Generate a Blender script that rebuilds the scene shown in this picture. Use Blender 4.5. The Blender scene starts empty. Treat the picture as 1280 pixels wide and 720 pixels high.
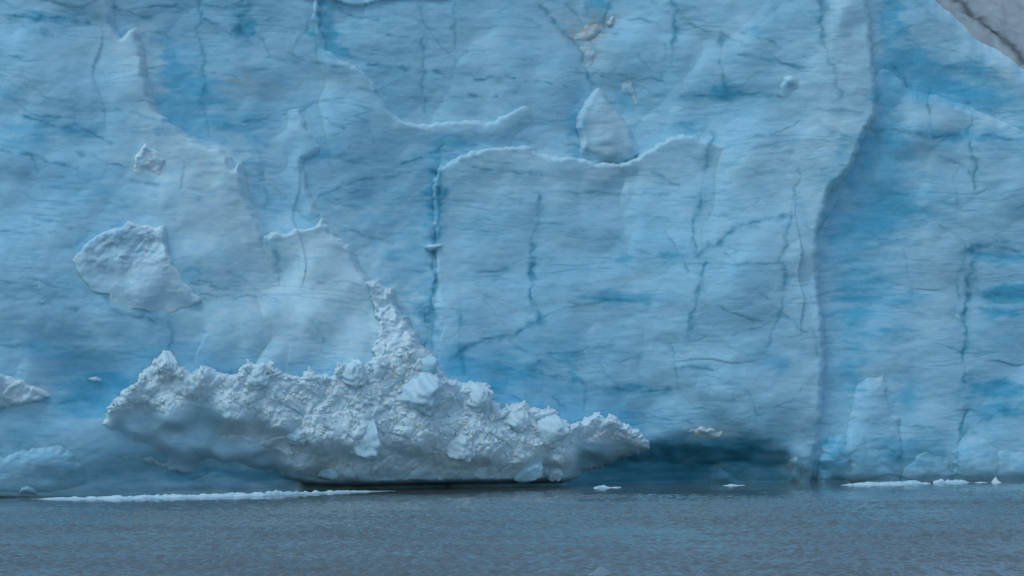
import bpy, math, random
import numpy as np

R = math.radians
scene = bpy.context.scene
COL = scene.collection
rng = np.random.default_rng(7)

# ------------------------------------------------------------------ camera
F, CX, CY = 4000.0, 640.0, 360.0           # focal length in photo pixels, 1280 x 720
CAM_H = 12.0                               # deck of a boat
HOR = 492.0
PITCH = math.atan((HOR - CY) / F)
cp, sp = math.cos(PITCH), math.sin(PITCH)


def proj(x, y, z):
    """world point -> photo pixel"""
    h = z - CAM_H
    d = y * cp + h * sp
    u = -y * sp + h * cp
    return CX + F * x / d, CY - F * u / d


def unproj(px, py, y):
    """photo pixel + distance y -> world x, z"""
    a = (np.asarray(px, float) - CX) / F
    b = (CY - np.asarray(py, float)) / F
    # direction = (a, cp - b*sp, sp + b*cp)
    k = y / (cp - b * sp)
    return a * k, CAM_H + (sp + b * cp) * k


# ------------------------------------------------------------------ noise
_perm = rng.permutation(1024).astype(np.int64)
_ang = rng.random(1024) * 2 * np.pi
_gx, _gy = np.cos(_ang), np.sin(_ang)
_r1, _r2 = rng.random(1024), rng.random(1024)


def _h(ix, iy, seed):
    return _perm[(_perm[(_perm[(ix + seed * 57) & 1023] + iy) & 1023] + seed * 131) & 1023]


def gn(x, y, seed=0):
    ix = np.floor(x).astype(np.int64); iy = np.floor(y).astype(np.int64)
    fx = x - ix; fy = y - iy
    u = fx * fx * fx * (fx * (fx * 6 - 15) + 10); v = fy * fy * fy * (fy * (fy * 6 - 15) + 10)
    def g(a, b):
        h = _h(ix + a, iy + b, seed)
        return _gx[h] * (fx - a) + _gy[h] * (fy - b)
    n00, n10, n01, n11 = g(0, 0), g(1, 0), g(0, 1), g(1, 1)
    return ((n00 * (1 - u) + n10 * u) * (1 - v) + (n01 * (1 - u) + n11 * u) * v) * 1.6


def fbm(x, y, o=4, seed=0, gain=.5):
    s = 0; a = 1
    for i in range(o):
        s = s + a * gn(x, y, seed + i); x = x * 2.03; y = y * 2.03; a *= gain
    return s


def worley(x, y, seed=0):
    ix = np.floor(x).astype(np.int64); iy = np.floor(y).astype(np.int64)
    best = np.full(x.shape, 9.0); bh = np.zeros(x.shape)
    for a in (-1, 0, 1):
        for b in (-1, 0, 1):
            h = _h(ix + a, iy + b, seed)
            d = (ix + a + _r1[h] - x) ** 2 + (iy + b + _r2[h] - y) ** 2
            m = d < best
            best = np.where(m, d, best); bh = np.where(m, _r1[(h * 7 + 3) & 1023], bh)
    return np.sqrt(best), bh


def lumps(x, y, s, seed):
    """cauliflower relief, 0..1, lumps of about s px"""
    f, h = worley(x / s, y / s, seed)
    return np.clip(1 - (f / .98) ** 2, 0, 1) ** .72 * (.45 + .55 * h)


def facets(x, y, seed, tilt=.5, curv=.5):
    """continuous broken surface: overlapping tilted scallops with creases between them"""
    ix = np.floor(x).astype(np.int64); iy = np.floor(y).astype(np.int64)
    best = np.full(x.shape, -9.0)
    for a in (-1, 0, 1):
        for b in (-1, 0, 1):
            h = _h(ix + a, iy + b, seed)
            dx = x - (ix + a + _r1[h]); dy = y - (iy + b + _r2[h])
            k = (h * 7 + 3) & 1023
            v = .5 * _r1[k] + tilt * 2 * ((_r2[k] - .5) * dx + (_r1[(k + 5) & 1023] - .5) * dy) - curv * (dx * dx + dy * dy)
            best = np.maximum(best, v)
    return best


def blocky(x, y, s, seed, gap=.10):
    """separate angular blocks of about s px with gaps between them"""
    x = x / s; y = y / s
    ix = np.floor(x).astype(np.int64); iy = np.floor(y).astype(np.int64)
    b1 = np.full(x.shape, 9.0); b2 = np.full(x.shape, 9.0); val = np.zeros(x.shape)
    for a in (-1, 0, 1):
        for b in (-1, 0, 1):
            h = _h(ix + a, iy + b, seed)
            dx = x - (ix + a + _r1[h]); dy = y - (iy + b + _r2[h])
            d = np.abs(dx) ** 1.6 + np.abs(dy) ** 1.6 + .5 * np.abs(dx + dy) ** 1.6
            k = (h * 7 + 3) & 1023
            v = _r1[k] + 1.1 * (_r2[k] - .5) * dx + 1.1 * (_r1[(k + 5) & 1023] - .35) * dy
            m = d < b1
            b2 = np.where(m, b1, np.minimum(b2, d)); val = np.where(m, v, val); b1 = np.where(m, d, b1)
    return val - .22 * (1 - sm(0, gap, b2 - b1)) - .35 * b1


def sm(a, b, x):
    t = np.clip((x - a) / (b - a), 0, 1)
    return t * t * (3 - 2 * t)


def shepard(px, py, pts, p=3.0, s=12.0):
    num = 0; den = 0
    for (a, b, v) in pts:
        w = ((px - a) ** 2 + (py - b) ** 2 + s * s) ** (-p / 2)
        num = num + w * v; den = den + w
    return num / den


def seg_dist(px, py, pts):
    best = np.full(px.shape, 1e9)
    for (a, b), (c, d) in zip(pts[:-1], pts[1:]):
        vx, vy = c - a, d - b
        L = vx * vx + vy * vy + 1e-9
        t = np.clip(((px - a) * vx + (py - b) * vy) / L, 0, 1)
        best = np.minimum(best, (px - a - t * vx) ** 2 + (py - b - t * vy) ** 2)
    return np.sqrt(best)


def sdf(px, py, poly):
    d = seg_dist(px, py, list(poly) + [poly[0]])
    ins = np.zeros(px.shape, bool)
    n = len(poly)
    for i in range(n):
        x1, y1 = poly[i]; x2, y2 = poly[(i + 1) % n]
        if y1 == y2: continue
        c = ((y1 > py) != (y2 > py)) & (px < (x2 - x1) * (py - y1) / (y2 - y1) + x1)
        ins ^= c
    return np.where(ins, d, -d)


# ------------------------------------------------------------------ the cliff as one set of fields
# foot of the cliff: it runs away to the right
_wx = np.array([-160., -59, -45, -24, -4, 6, 38, 72, 180])
_wy = np.array([330., 369, 380, 396, 409, 416, 428, 447, 500])


def Y0(x):
    xs = x
    return (np.interp(xs - 9, _wx, _wy) + np.interp(xs - 3, _wx, _wy) + np.interp(xs + 3, _wx, _wy) + np.interp(xs + 9, _wx, _wy)) / 4


BASE = [  # relief of the cliff in metres towards the water
    (0, 0, 0), (0, 200, 0), (0, 400, .5), (0, 600, 0), (130, 620, -.6), (60, 520, .8), (130, 480, -1.6), (100, 560, .8),
    (250, 60, -1.5), (230, 150, -1.2), (300, 20, -.6), (330, 150, -1.2), (330, 230, -1.5), (400, 120, -.6), (400, 230, -.6), (460, 60, 0.4),
    (520, 260, -1.2), (500, 380, -1.8), (480, 300, -1.2), (450, 160, .3), (560, 60, .8), (640, 60, .9), (690, 100, .4), (600, 120, .2),
    (600, 400, .3), (680, 420, .5), (780, 400, .6), (900, 350, 1), (900, 480, 1.2), (760, 480, 0), (700, 560, -2.5), (500, 600, -3), (350, 610, -3),
    (250, 600, -1.8), (200, 610, -1.2), (800, 580, -3), (860, 585, -3.6), (920, 580, -3), (960, 585, -2.4), (850, 530, -.8), (940, 520, .2), (1000, 590, -1), (860, 560, -2.8),
    (745, 20, -2.4), (752, 80, -1.6), (770, 120, -2.2), (810, 150, -1.6), (800, 60, -.4), (860, 150, -1), (860, 60, .1), (930, 30, .2), (1028, 10, -.6),
    (1110, 60, -2.2), (1130, 100, -2.6), (1160, 60, -2), (1200, 60, -1.2), (1240, 110, -2.4), (1190, 110, -2.8), (1260, 90, -1.2),
    (1150, 10, -1.4), (1070, 210, -2.2), (1100, 200, -2.0), (1060, 250, -1.8), (1130, 300, -1.5), (1060, 400, -2.2), (1130, 420, -1.4), (1200, 300, -1), (1260, 340, -1.6),
    (1240, 450, -.8), (1060, 520, -1.6), (1130, 500, -1.8), (1150, 580, -1.4), (1240, 560, -.4), (1270, 590, -.6), (1030, 590, -2.4), (1160, 540, -1),
]
CRACKS = [  # polyline, half width px, depth m, clear-ice amount
    ([(249, 0), (250, 45), (254, 90), (257, 120), (259, 168)], 2.0, .5, .55),
    ([(305, 0), (302, 22), (303, 42)], 5, .7, .7), ([(303, 30), (286, 43), (270, 32), (255, 25)], 2, .4, .5),
    ([(405, 0), (402, 22), (407, 45)], 6, .7, .65), ([(388, 15), (379, 45), (366, 66)], 1.5, .3, .4),
    ([(527, 10), (529, 70), (532, 150)], 1.6, .3, .4), ([(569, 0), (566, 35), (568, 52)], 2, .4, .5),
    ([(547, 215), (549, 250), (550, 275), (546, 300)], 4, 1.2, .8),
    ([(543, 312), (541, 345), (537, 380), (534, 405), (533, 432)], 3.6, 1.1, .85),
    ([(675, 243), (673, 262), (667, 290), (666, 318)], 2, .5, .6), ([(668, 330), (665, 355), (669, 385), (672, 403)], 2.6, .7, .75),
    ([(903, 47), (900, 77), (906, 98), (908, 116)], 1.8, .4, .5), ([(892, 165), (884, 193), (877, 230), (875, 262), (866, 282), (869, 318)], 2.2, .5, .6),
    ([(868, 322), (884, 310), (895, 306), (906, 292), (922, 283), (955, 275), (988, 270)], 2, .5, .7),
    ([(880, 330), (874, 360), (867, 388), (864, 405), (861, 422)], 2.4, .5, .65),
    ([(987, 272), (981, 320), (978, 355), (977, 385), (968, 412), (958, 440)], 2, .4, .5),
    ([(998, 195), (1000, 225), (994, 250), (988, 272)], 1.5, .3, .4),
    ([(842, 10), (843, 45), (841, 80)], 1.6, .3, .4),
    ([(573, 388), (575, 410), (574, 430), (583, 470)], 2, .4, .45),
    ([(672, 403), (655, 413), (640, 420), (620, 421), (605, 425), (590, 433), (575, 440), (563, 450)], 2.4, .6, .7),
    ([(676, 396), (690, 390), (712, 386), (750, 377), (775, 372)], 1.5, .3, .5), ([(636, 425), (650, 437), (670, 444), (690, 448)], 1.4, .3, .4),
    ([(675, 8), (690, 24), (702, 36), (718, 50), (725, 65), (731, 82), (738, 108)], 2.4, .9, .7),
    ([(733, 0), (735, 25)], 2, .5, .4), ([(764, 0), (761, 18), (757, 35)], 2.6, .7, .8), ([(838, 0), (842, 20), (845, 60)], 2, .4, .5),
    ([(1028, 0), (1027, 25), (1028, 48)], 4, .6, .7), ([(1028, 48), (1036, 72), (1042, 95), (1052, 125)], 2, .4, .4),
    ([(1163, 113), (1162, 145), (1163, 170)], 1.6, .4, .6), ([(1210, 128), (1213, 150), (1216, 176), (1219, 235)], 2, .5, .6),
    ([(1117, 85), (1128, 95), (1130, 108)], 1.6, .4, .6), ([(1095, 70), (1096, 60)], 1.5, .3, .3),
    ([(1216, 312), (1212, 350), (1208, 392), (1207, 430), (1207, 470), (1205, 510), (1200, 545), (1198, 595)], 3, .8, .8),
    ([(1190, 400), (1196, 365), (1202, 335), (1208, 314), (1216, 307)], 1.6, .3, .4),
    ([(1200, 548), (1222, 530), (1245, 518), (1284, 507)], 3.4, .4, .55),
    ([(10, 20), (40, 22), (72, 21), (105, 26)], 2.2, .4, .8), ([(27, 38), (45, 41), (63, 44)], 1.6, .3, .55),
    ([(33, 147), (50, 152), (70, 158), (92, 162), (110, 165), (135, 177)], 2.2, .5, .75), ([(0, 188), (30, 193), (60, 201), (98, 211)], 1.6, .35, .5),
    ([(140, 7), (150, 12), (166, 17), (185, 21)], 1.8, .4, .6), ([(165, 11), (195, 7), (222, 6)], 1.5, .3, .55),
    ([(93, 190), (115, 194), (130, 202), (152, 208)], 1.8, .35, .55), ([(150, 220), (172, 227), (195, 232)], 1.6, .3, .5),
    ([(258, 90), (280, 93), (292, 97)], 1.4, .25, .4), ([(305, 90), (320, 87), (342, 88)], 1.8, .35, .5), ([(284, 157), (315, 152), (345, 142), (380, 136)], 1.5, .3, .45),
    ([(360, 66), (385, 76), (410, 82), (428, 84)], 1.5, .3, .4), ([(402, 125), (440, 122), (452, 126)], 1.6, .3, .4),
    ([(462, 80), (490, 83), (520, 89), (548, 91), (568, 99)], 1.6, .35, .55), ([(597, 99), (620, 97), (643, 98)], 2.0, .4, .75), ([(657, 101), (680, 104), (706, 108)], 1.4, .3, .5),
    ([(560, 122), (580, 124), (597, 119)], 1.5, .3, .45), ([(430, 200), (460, 204), (480, 202)], 1.4, .3, .45), ([(400, 245), (430, 232), (470, 221), (500, 219)], 1.5, .3, .5),
    ([(500, 206), (530, 196), (545, 188), (562, 180)], 1.7, .35, .55), ([(590, 210), (612, 213), (640, 214), (675, 221)], 1.4, .3, .5), ([(665, 240), (720, 241), (780, 242), (835, 243)], 1.3, .25, .4),
    ([(430, 288), (455, 293), (490, 304)], 1.6, .3, .5), ([(237, 353), (260, 358), (285, 361)], 1.8, .35, .55), ([(247, 369), (290, 371), (330, 372)], 1.4, .3, .45),
    ([(130, 373), (137, 385), (152, 391), (180, 398), (205, 407)], 1.8, .35, .55), ([(212, 395), (212, 415), (211, 440)], 1.8, .3, .5),
    ([(50, 379), (75, 384), (98, 388)], 1.7, .3, .5), ([(0, 431), (30, 434), (50, 436)], 1.8, .3, .5), ([(0, 290), (40, 293), (75, 290)], 1.4, .2, .3),
    ([(335, 300), (343, 318), (349, 338)], 4, .9, .55), ([(42, 272), (70, 278), (95, 286)], 1.5, .25, .4),
    ([(853, 28), (875, 37), (903, 42), (930, 55)], 1.8, .35, .5), ([(920, 68), (950, 72), (975, 79), (1000, 86)], 1.8, .35, .6),
    ([(853, 122), (885, 120), (920, 118), (975, 119)], 1.7, .35, .6), ([(1030, 138), (1075, 141)], 1.4, .25, .35), ([(1030, 160), (1055, 170), (1075, 176)], 1.6, .3, .4),
    ([(1083, 162), (1130, 165), (1160, 172), (1215, 168), (1282, 177)], 2.6, .35, .6), ([(1030, 190), (1075, 192)], 1.3, .2, .3),
    ([(853, 330), (880, 331), (925, 331), (985, 328)], 1.4, .3, .5), ([(878, 378), (900, 386), (925, 396), (950, 402)], 1.5, .3, .5),
    ([(905, 318), (922, 325), (928, 332)], 1.6, .3, .5), ([(853, 460), (880, 461), (900, 462)], 1.4, .3, .4), ([(905, 434), (925, 439), (945, 444)], 1.4, .25, .4),
    ([(658, 464), (680, 468), (707, 472)], 1.8, .4, .6), ([(740, 483), (770, 488), (800, 489), (838, 488)], 2.0, .4, .6), ([(850, 460), (895, 462)], 1.3, .2, .4),
    ([(620, 490), (645, 497), (655, 504)], 1.5, .3, .5), ([(860, 512), (900, 508)], 1.3, .2, .3), ([(740, 373), (790, 376), (810, 380)], 2.2, .4, .5),
    ([(1060, 436), (1090, 440), (1120, 442)], 1.4, .25, .4), ([(1226, 372), (1255, 370), (1284, 372)], 3.2, .3, .55), ([(1222, 386), (1250, 391), (1284, 388)], 2.4, .3, .45),
    ([(1218, 308), (1240, 309), (1262, 313), (1284, 322)], 3.4, .4, .5), ([(1170, 393), (1190, 397), (1206, 401)], 1.2, .2, .4), ([(1165, 385), (1188, 389), (1206, 392)], 1.0, .15, .3),
    ([(1060, 300), (1090, 298), (1130, 300)], 1.2, .2, .3), ([(1020, 530), (1060, 526), (1110, 530), (1170, 536)], 1.4, .2, .35),
    ([(930, 490), (940, 500), (945, 530)], 2.2, .3, .4), ([(40, 500), (75, 505), (110, 500)], 2.5, .4, .5), ([(0, 556), (40, 552), (80, 560)], 2, .2, .3),
]
CLEAR_SHADE = [  # dense clear blue ice, plus shade painted beyond edges and in the undercut: px, py, rx, ry, amount
    (215, 110, 24, 60, .5), (250, 130, 40, 44, .5), (318, 225, 16, 60, .6), (345, 255, 30, 14, .4), (290, 160, 50, 24, .3), (440, 260, 60, 34, .3), (490, 320, 40, 50, .5), (522, 400, 20, 50, .6), (590, 470, 60, 30, .35),
    (1112, 50, 16, 65, 1), (1106, 130, 14, 40, .7), (1100, 235, 50, 60, .5), (1085, 340, 40, 50, .3), (1050, 300, 20, 60, .5), (1132, 75, 26, 26, .85), (1160, 105, 40, 24, .85), (1200, 105, 60, 26, .6), (1240, 125, 45, 20, .55), (1072, 205, 26, 34, .95), (1100, 190, 24, 30, .65),
    (1062, 250, 26, 20, .8), (1215, 168, 80, 10, .55), (1120, 262, 60, 18, .5), (1130, 375, 40, 10, .5), (1120, 415, 30, 6, .5), (1262, 368, 36, 12, .8), (1255, 392, 30, 8, .6), (1255, 322, 40, 9, .65),
    (1072, 390, 30, 40, .35), (1130, 490, 26, 24, .5), (1247, 486, 34, 14, .75), (1250, 515, 40, 12, .5), (1080, 290, 30, 12, .4), (546, 250, 10, 34, .8), (536, 395, 10, 42, .6), (775, 371, 50, 11, .6), (778, 326, 16, 9, .5), (835, 325, 22, 14, .4),
    (122, 488, 44, 20, .95), (95, 500, 60, 26, .6), (70, 440, 60, 20, .35), (30, 540, 60, 14, .3), (565, 178, 26, 10, .65), (547, 196, 18, 10, .5), (303, 30, 9, 22, .6), (405, 30, 14, 34, .7), (420, 62, 16, 14, .6), (748, 14, 16, 20, .8), (785, 130, 20, 24, .65), (775, 108, 14, 14, .5),
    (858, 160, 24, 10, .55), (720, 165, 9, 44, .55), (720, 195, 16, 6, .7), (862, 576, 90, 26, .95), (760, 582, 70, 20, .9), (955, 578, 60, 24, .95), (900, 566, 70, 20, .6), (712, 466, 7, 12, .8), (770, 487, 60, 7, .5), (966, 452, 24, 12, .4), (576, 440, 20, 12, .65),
    (562, 456, 12, 14, .6), (490, 395, 24, 30, .35), (500, 360, 20, 20, .35), (240, 345, 26, 16, .5), (232, 158, 26, 12, .45), (200, 90, 16, 60, .35), (342, 315, 7, 24, .55), (60, 22, 46, 9, .5), (100, 162, 30, 8, .6), (45, 155, 30, 30, .25), (10, 110, 30, 40, .25),
    (330, 90, 50, 30, .3), (395, 190, 30, 20, .4), (1060, 470, 30, 40, .4), (1150, 560, 60, 30, .6), (1040, 570, 14, 26, .65), (1240, 560, 50, 24, .35), (930, 115, 30, 6, .3), (945, 40, 24, 14, .35), (905, 112, 10, 10, .6), (985, 180, 20, 12, .45), (950, 205, 20, 10, .5),
    (700, 440, 60, 50, .25), (640, 470, 40, 30, .3), (780, 520, 60, 30, .3), (850, 270, 60, 60, .1), (270, 250, 40, 60, .25), (20, 170, 60, 20, .2), (120, 235, 60, 30, .25), (180, 420, 80, 50, .2), (300, 430, 60, 30, .2),
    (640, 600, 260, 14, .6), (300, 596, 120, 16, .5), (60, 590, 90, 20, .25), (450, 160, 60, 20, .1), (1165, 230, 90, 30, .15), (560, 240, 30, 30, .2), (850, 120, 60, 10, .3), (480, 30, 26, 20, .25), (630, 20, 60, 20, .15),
]
FROST_LIGHT = [  # frosted ice, plus light painted onto the buttress and crest rims
    (410, 340, 80, 70, .65), (460, 400, 70, 60, .6), (250, 270, 70, 60, .5), (275, 205, 40, 26, .5), (185, 60, 16, 40, .4), (330, 400, 130, 60, .4), (230, 210, 60, 50, .45), (185, 110, 22, 50, .4), (290, 300, 50, 60, .35), (130, 440, 60, 26, .15),
    (150, 30, 14, 40, .5), (172, 50, 16, 30, .45), (190, 110, 10, 40, .4), (185, 185, 30, 22, .5), (230, 185, 60, 22, .4), (285, 205, 26, 16, .5), (250, 230, 60, 40, .3), (300, 250, 40, 40, .35), (400, 300, 40, 40, .45), (370, 340, 80, 50, .4), (440, 350, 50, 50, .45), (500, 410, 40, 50, .6),
    (420, 410, 90, 40, .4), (300, 340, 60, 40, .2), (140, 60, 60, 60, .15), (60, 60, 60, 30, .12), (650, 195, 90, 14, .45), (560, 150, 80, 10, .4), (690, 230, 120, 30, .2), (800, 215, 70, 26, .3), (620, 250, 60, 50, .15), (757, 160, 34, 46, .3), (585, 60, 60, 60, .2),
    (1060, 60, 44, 120, .32), (1040, 130, 50, 90, .32), (1000, 200, 60, 60, .3), (1000, 330, 44, 140, .3), (1015, 520, 26, 80, .25), (985, 102, 20, 14, .25), (955, 205, 30, 14, .2), (870, 200, 60, 50, .2), (930, 300, 70, 60, .15), (1180, 40, 60, 16, .4), (1235, 62, 70, 12, .5), (1265, 95, 20, 26, .4), (1200, 92, 14, 10, .4), (1185, 14, 26, 12, .45), (1215, 36, 24, 12, .5), (1268, 72, 30, 8, .5), (1262, 90, 8, 18, .5), (1235, 102, 26, 6, .35),
    (1165, 145, 40, 14, .35), (1240, 155, 50, 10, .35), (1180, 330, 40, 90, .25), (1180, 200, 90, 20, .3), (1200, 240, 80, 30, .12), (1150, 470, 60, 30, .15), (1108, 480, 14, 30, .35), (1090, 470, 14, 20, .3), (1175, 545, 60, 14, .3), (990, 585, 20, 24, .45), (1160, 580, 26, 14, .35), (1230, 575, 60, 26, .35), (30, 490, 50, 18, .7),
    (60, 300, 20, 14, .2), (40, 345, 40, 30, .15), (30, 600, 40, 12, .35), (110, 540, 90, 20, .2), (800, 400, 100, 60, .08), (900, 30, 50, 40, .25), (480, 45, 30, 16, .2), (700, 30, 30, 24, .35), (745, 60, 24, 30, .5), (830, 60, 30, 30, .2), (345, 60, 60, 40, .2), (420, 100, 40, 20, .3), (880, 480, 60, 20, .1), (890, 540, 40, 10, .5), (800, 545, 40, 6, .3), (900, 588, 24, 12, .35), (940, 592, 20, 8, .3), (990, 560, 24, 16, .3),
    (545, 308, 12, 6, .6), (700, 298, 14, 6, .3), (600, 330, 40, 30, .1),
]
DIRT = [(728, 38, 14, 12, .8), (745, 30, 14, 16, .6), (765, 22, 8, 7, .7), (738, 62, 13, 14, .35), (302, 100, 24, 14, .4), (330, 110, 30, 12, .25), (780, 105, 20, 16, .3), (798, 125, 8, 12, .35), (757, 160, 40, 50, .25), (250, 590, 120, 20, .15), (700, 30, 40, 26, .15),
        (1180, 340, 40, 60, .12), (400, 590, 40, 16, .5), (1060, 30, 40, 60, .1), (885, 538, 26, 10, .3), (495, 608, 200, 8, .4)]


_rc = random.Random(12)
for _i in range(120):      # hairline fractures all over the face
    _x, _y = _rc.uniform(0, 1280), _rc.uniform(0, 560); _a = _rc.gauss(.08, .22) + (1.3 if _rc.random() < .14 else 0); _l = _rc.uniform(8, 26)
    _p = [(_x, _y)]
    for _k in range(_rc.choice((2, 3, 4))):
        _a += _rc.gauss(0, .25); _x += _l * math.cos(_a); _y += _l * math.sin(_a); _p.append((_x, _y))
    CRACKS.append((_p, _rc.uniform(.7, 1.3), .25, _rc.uniform(.25, .6)))


def blobs(px, py, L):
    out = np.zeros(px.shape)
    wx = px + 14 * gn(px / 30, py / 12, 301) + 6 * gn(px / 10, py / 4.5, 302)
    wy = py + 6 * gn(px / 30, py / 16, 303) + 3 * gn(px / 10, py / 5, 304)
    for (a, b, rx, ry, v) in L:
        m = (np.abs(px - a) < rx * 2.6 + 20) & (np.abs(py - b) < ry * 2.6 + 16)
        if not m.any(): continue
        q = ((wx[m] - a) / rx) ** 2 + ((wy[m] - b) / ry) ** 2
        g = v * np.exp(-q * .9)
        out[m] = 1 - (1 - out[m]) * (1 - g)
    return out


def cracks(px, py):
    """groove depth (m) and clear-ice amount"""
    dep = np.zeros(px.shape); clr = np.zeros(px.shape)
    wx = px + 5.5 * gn(px / 24, py / 24, 311) + 2.4 * gn(px / 8, py / 8, 312)
    wy = py + 2.2 * gn(px / 19, py / 19, 313) + 1.1 * gn(px / 7, py / 6, 314)
    wmod = .75 + .75 * gn(px / 22, py / 22, 315)
    amod = gn(px / 15, py / 15, 316) + .4 * gn(px / 5, py / 5, 317)
    for (pts, w, d, c) in CRACKS:
        xs = [p[0] for p in pts]; ys = [p[1] for p in pts]
        mg = w * 8 + 10
        m = (px > min(xs) - mg) & (px < max(xs) + mg) & (py > min(ys) - mg) & (py < max(ys) + mg)
        if not m.any(): continue
        s = seg_dist(wx[m], wy[m], pts) / (w * np.clip(wmod[m], .4, 2.0))
        a_ = np.clip(.75 + .8 * amod[m], .15, 1.15)
        dep[m] = np.maximum(dep[m], .2 * d * a_ * np.exp(-s * s * .8))
        clr[m] = 1 - (1 - clr[m]) * (1 - c * a_ * np.clip(.62 * np.exp(-s * s * .6) + .38 * np.exp(-(s / 3.2) ** 2), 0, 1))
    return dep, clr


def streaks(px, py):
    """thin bedding lines of clear ice, gently bowed"""
    q = py + 12 * np.sin(px / 210 + 1.2) + 6 * gn(px / 160, py / 110, 320) - .04 * px * sm(300, 0, px) * 3
    out = np.zeros(px.shape)
    for (sx, sy, w, seed, a) in ((150, 13, .06, 321, .8), (80, 7.5, .10, 331, .65), (48, 4.5, .16, 341, .5), (26, 3, .2, 345, .35)):
        n = gn(px / sx, q / sy, seed) + .25 * gn(px / sx * 4, q / sy * 1.6, seed + 1)
        gate = sm(-.02, .5, gn(px / (sx * .9), q / (sy * 3.0), seed + 2))
        out = np.maximum(out, a * gate * np.exp(-(n / w) ** 2))
    return out


def base_d(px, py):
    pxc = np.clip(px, -60, 1340); pyc = np.clip(py, -60, 625)
    d = shepard(pxc, pyc, BASE, 3.2, 16)
    A = np.interp(px, [0, 120, 250, 400, 700, 760, 860, 980, 1030, 1100, 1280], [.6, 1.0, 1.6, 1.0, 2.0, 5.5, 7.5, 5, 1.2, .8, .5])
    top_ = np.interp(px, [0, 200, 400, 700, 760, 850, 960, 1000, 1030, 1280], [600, 575, 585, 576, 568, 562, 566, 580, 591, 593])
    d = d - A * (.40 * sm(top_ - 8, top_ + 16, py + 7 * gn(px / 22, py / 22, 90)) + .60 * sm(top_ - 20, 606, py) ** .9)
    return d - np.clip(600 - py, -50, 900) * .009      # leans back a little


def fine_d(px, py, full=True):
    d = -1.1 + .45 * fbm(px / 95, py / 75, 2, 401) + .09 * fbm(px / 34, py / 22, 2, 411) + .028 * fbm(px / 13, py / 6.5, 3, 421)
    wxf = px + 14 * gn(px / 60, py / 60, 425); wyf = py + 14 * gn(px / 60, py / 60, 426)
    d = d + 2.1 * facets(wxf / 125, wyf / 150, 427, .6) + .42 * facets(wxf / 46, wyf / 40, 428, .55) + .30 * facets(wxf / 30, wyf / 110, 429, .5)
    # scalloped melt hollows
    f, h = worley(px / 36 + .4 * gn(px / 50, py / 50, 431), py / 22 + .4 * gn(px / 40, py / 40, 432), 433)
    d = d + .12 * (f - .5) * sm(-.3, .5, gn(px / 160, py / 130, 434))
    q = py + 16 * np.sin(px / 210 + 1.2) + 9 * gn(px / 120, py / 80, 320)
    d = d + .02 * gn(px / 160, q / 7.5, 441)
    st = streaks(px, py)
    c, cc = cracks(px, py)
    d = d - .05 * st - .8 * c
    # wave-cut notch at the waterline
    return d, st, cc


VEIN_SHADE = [(850, 575, 66, 24, .75), (925, 572, 55, 26, .8), (770, 585, 50, 18, .5), (1160, 108, 40, 12, .3), (120, 490, 36, 12, .35), (1225, 312, 40, 6, .35), (1262, 370, 30, 7, .35),  # dense blue ice; undercut entries also paint in the shade of the recess
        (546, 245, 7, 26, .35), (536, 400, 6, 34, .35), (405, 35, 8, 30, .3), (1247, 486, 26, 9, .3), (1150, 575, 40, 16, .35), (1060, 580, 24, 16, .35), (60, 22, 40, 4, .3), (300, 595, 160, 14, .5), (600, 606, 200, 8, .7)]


def material_fields(px, py, st, cc):
    n = fbm(px / 110, py / 42, 4, 451)
    n2 = fbm(px / 40, py / 9, 3, 461)
    b = blobs(px, py, CLEAR_SHADE)
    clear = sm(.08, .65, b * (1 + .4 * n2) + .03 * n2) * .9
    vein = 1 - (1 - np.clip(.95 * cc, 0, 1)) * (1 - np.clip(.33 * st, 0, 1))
    vb = blobs(px, py, VEIN_SHADE)
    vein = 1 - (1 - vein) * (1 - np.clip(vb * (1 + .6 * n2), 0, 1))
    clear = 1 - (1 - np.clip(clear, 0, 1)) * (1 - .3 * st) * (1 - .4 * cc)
    clear = clear + .16 * sm(.05, .9, n) + .05 * n2
    frost = blobs(px, py, FROST_LIGHT) * (.9 + .5 * fbm(px / 16, py / 10, 3, 471)) + .17 * sm(0, .9, -n) + .05
    dirt = blobs(px, py, DIRT) * (.8 + .6 * fbm(px / 9, py / 7, 2, 481))
    return np.clip(clear, 0, 1), np.clip(frost, 0, 1), np.clip(dirt, 0, 1), np.clip(vein, 0, 1)


# ------------------------------------------------------------------ mesh helpers
def grid_mesh(name, X, Y, Z, mat, attrs=None, keep=None, parent=None, smooth=True, flip=False):
    ny, nx = X.shape
    idx = np.arange(nx * ny).reshape(ny, nx)
    quads = np.stack([idx[:-1, :-1], idx[:-1, 1:], idx[1:, 1:], idx[1:, :-1]], -1).reshape(-1, 4)
    if flip: quads = quads[:, ::-1]
    if keep is not None:
        k = keep.reshape(-1)
        quads = quads[k[quads].all(1)]
        used = np.zeros(nx * ny, bool); used[quads.reshape(-1)] = True
        remap = np.cumsum(used) - 1
        quads = remap[quads]
    else:
        used = np.ones(nx * ny, bool)
    co = np.stack([X, Y, Z], -1).reshape(-1, 3)[used].astype(np.float32)
    me = bpy.data.meshes.new(name)
    me.vertices.add(len(co)); me.vertices.foreach_set('co', co.reshape(-1))
    nq = len(quads)
    me.loops.add(nq * 4); me.loops.foreach_set('vertex_index', quads.reshape(-1).astype(np.int32))
    me.polygons.add(nq); me.polygons.foreach_set('loop_start', (np.arange(nq) * 4).astype(np.int32))
    me.update(calc_edges=True)
    me.polygons.foreach_set('use_smooth', np.full(nq, smooth, bool))
    for k, v in (attrs or {}).items():
        a = me.attributes.new(k, 'FLOAT', 'POINT')
        a.data.foreach_set('value', v.reshape(-1)[used].astype(np.float32))
    me.materials.append(mat)
    o = bpy.data.objects.new(name, me); COL.objects.link(o)
    if parent: o.parent = parent
    return o


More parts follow.
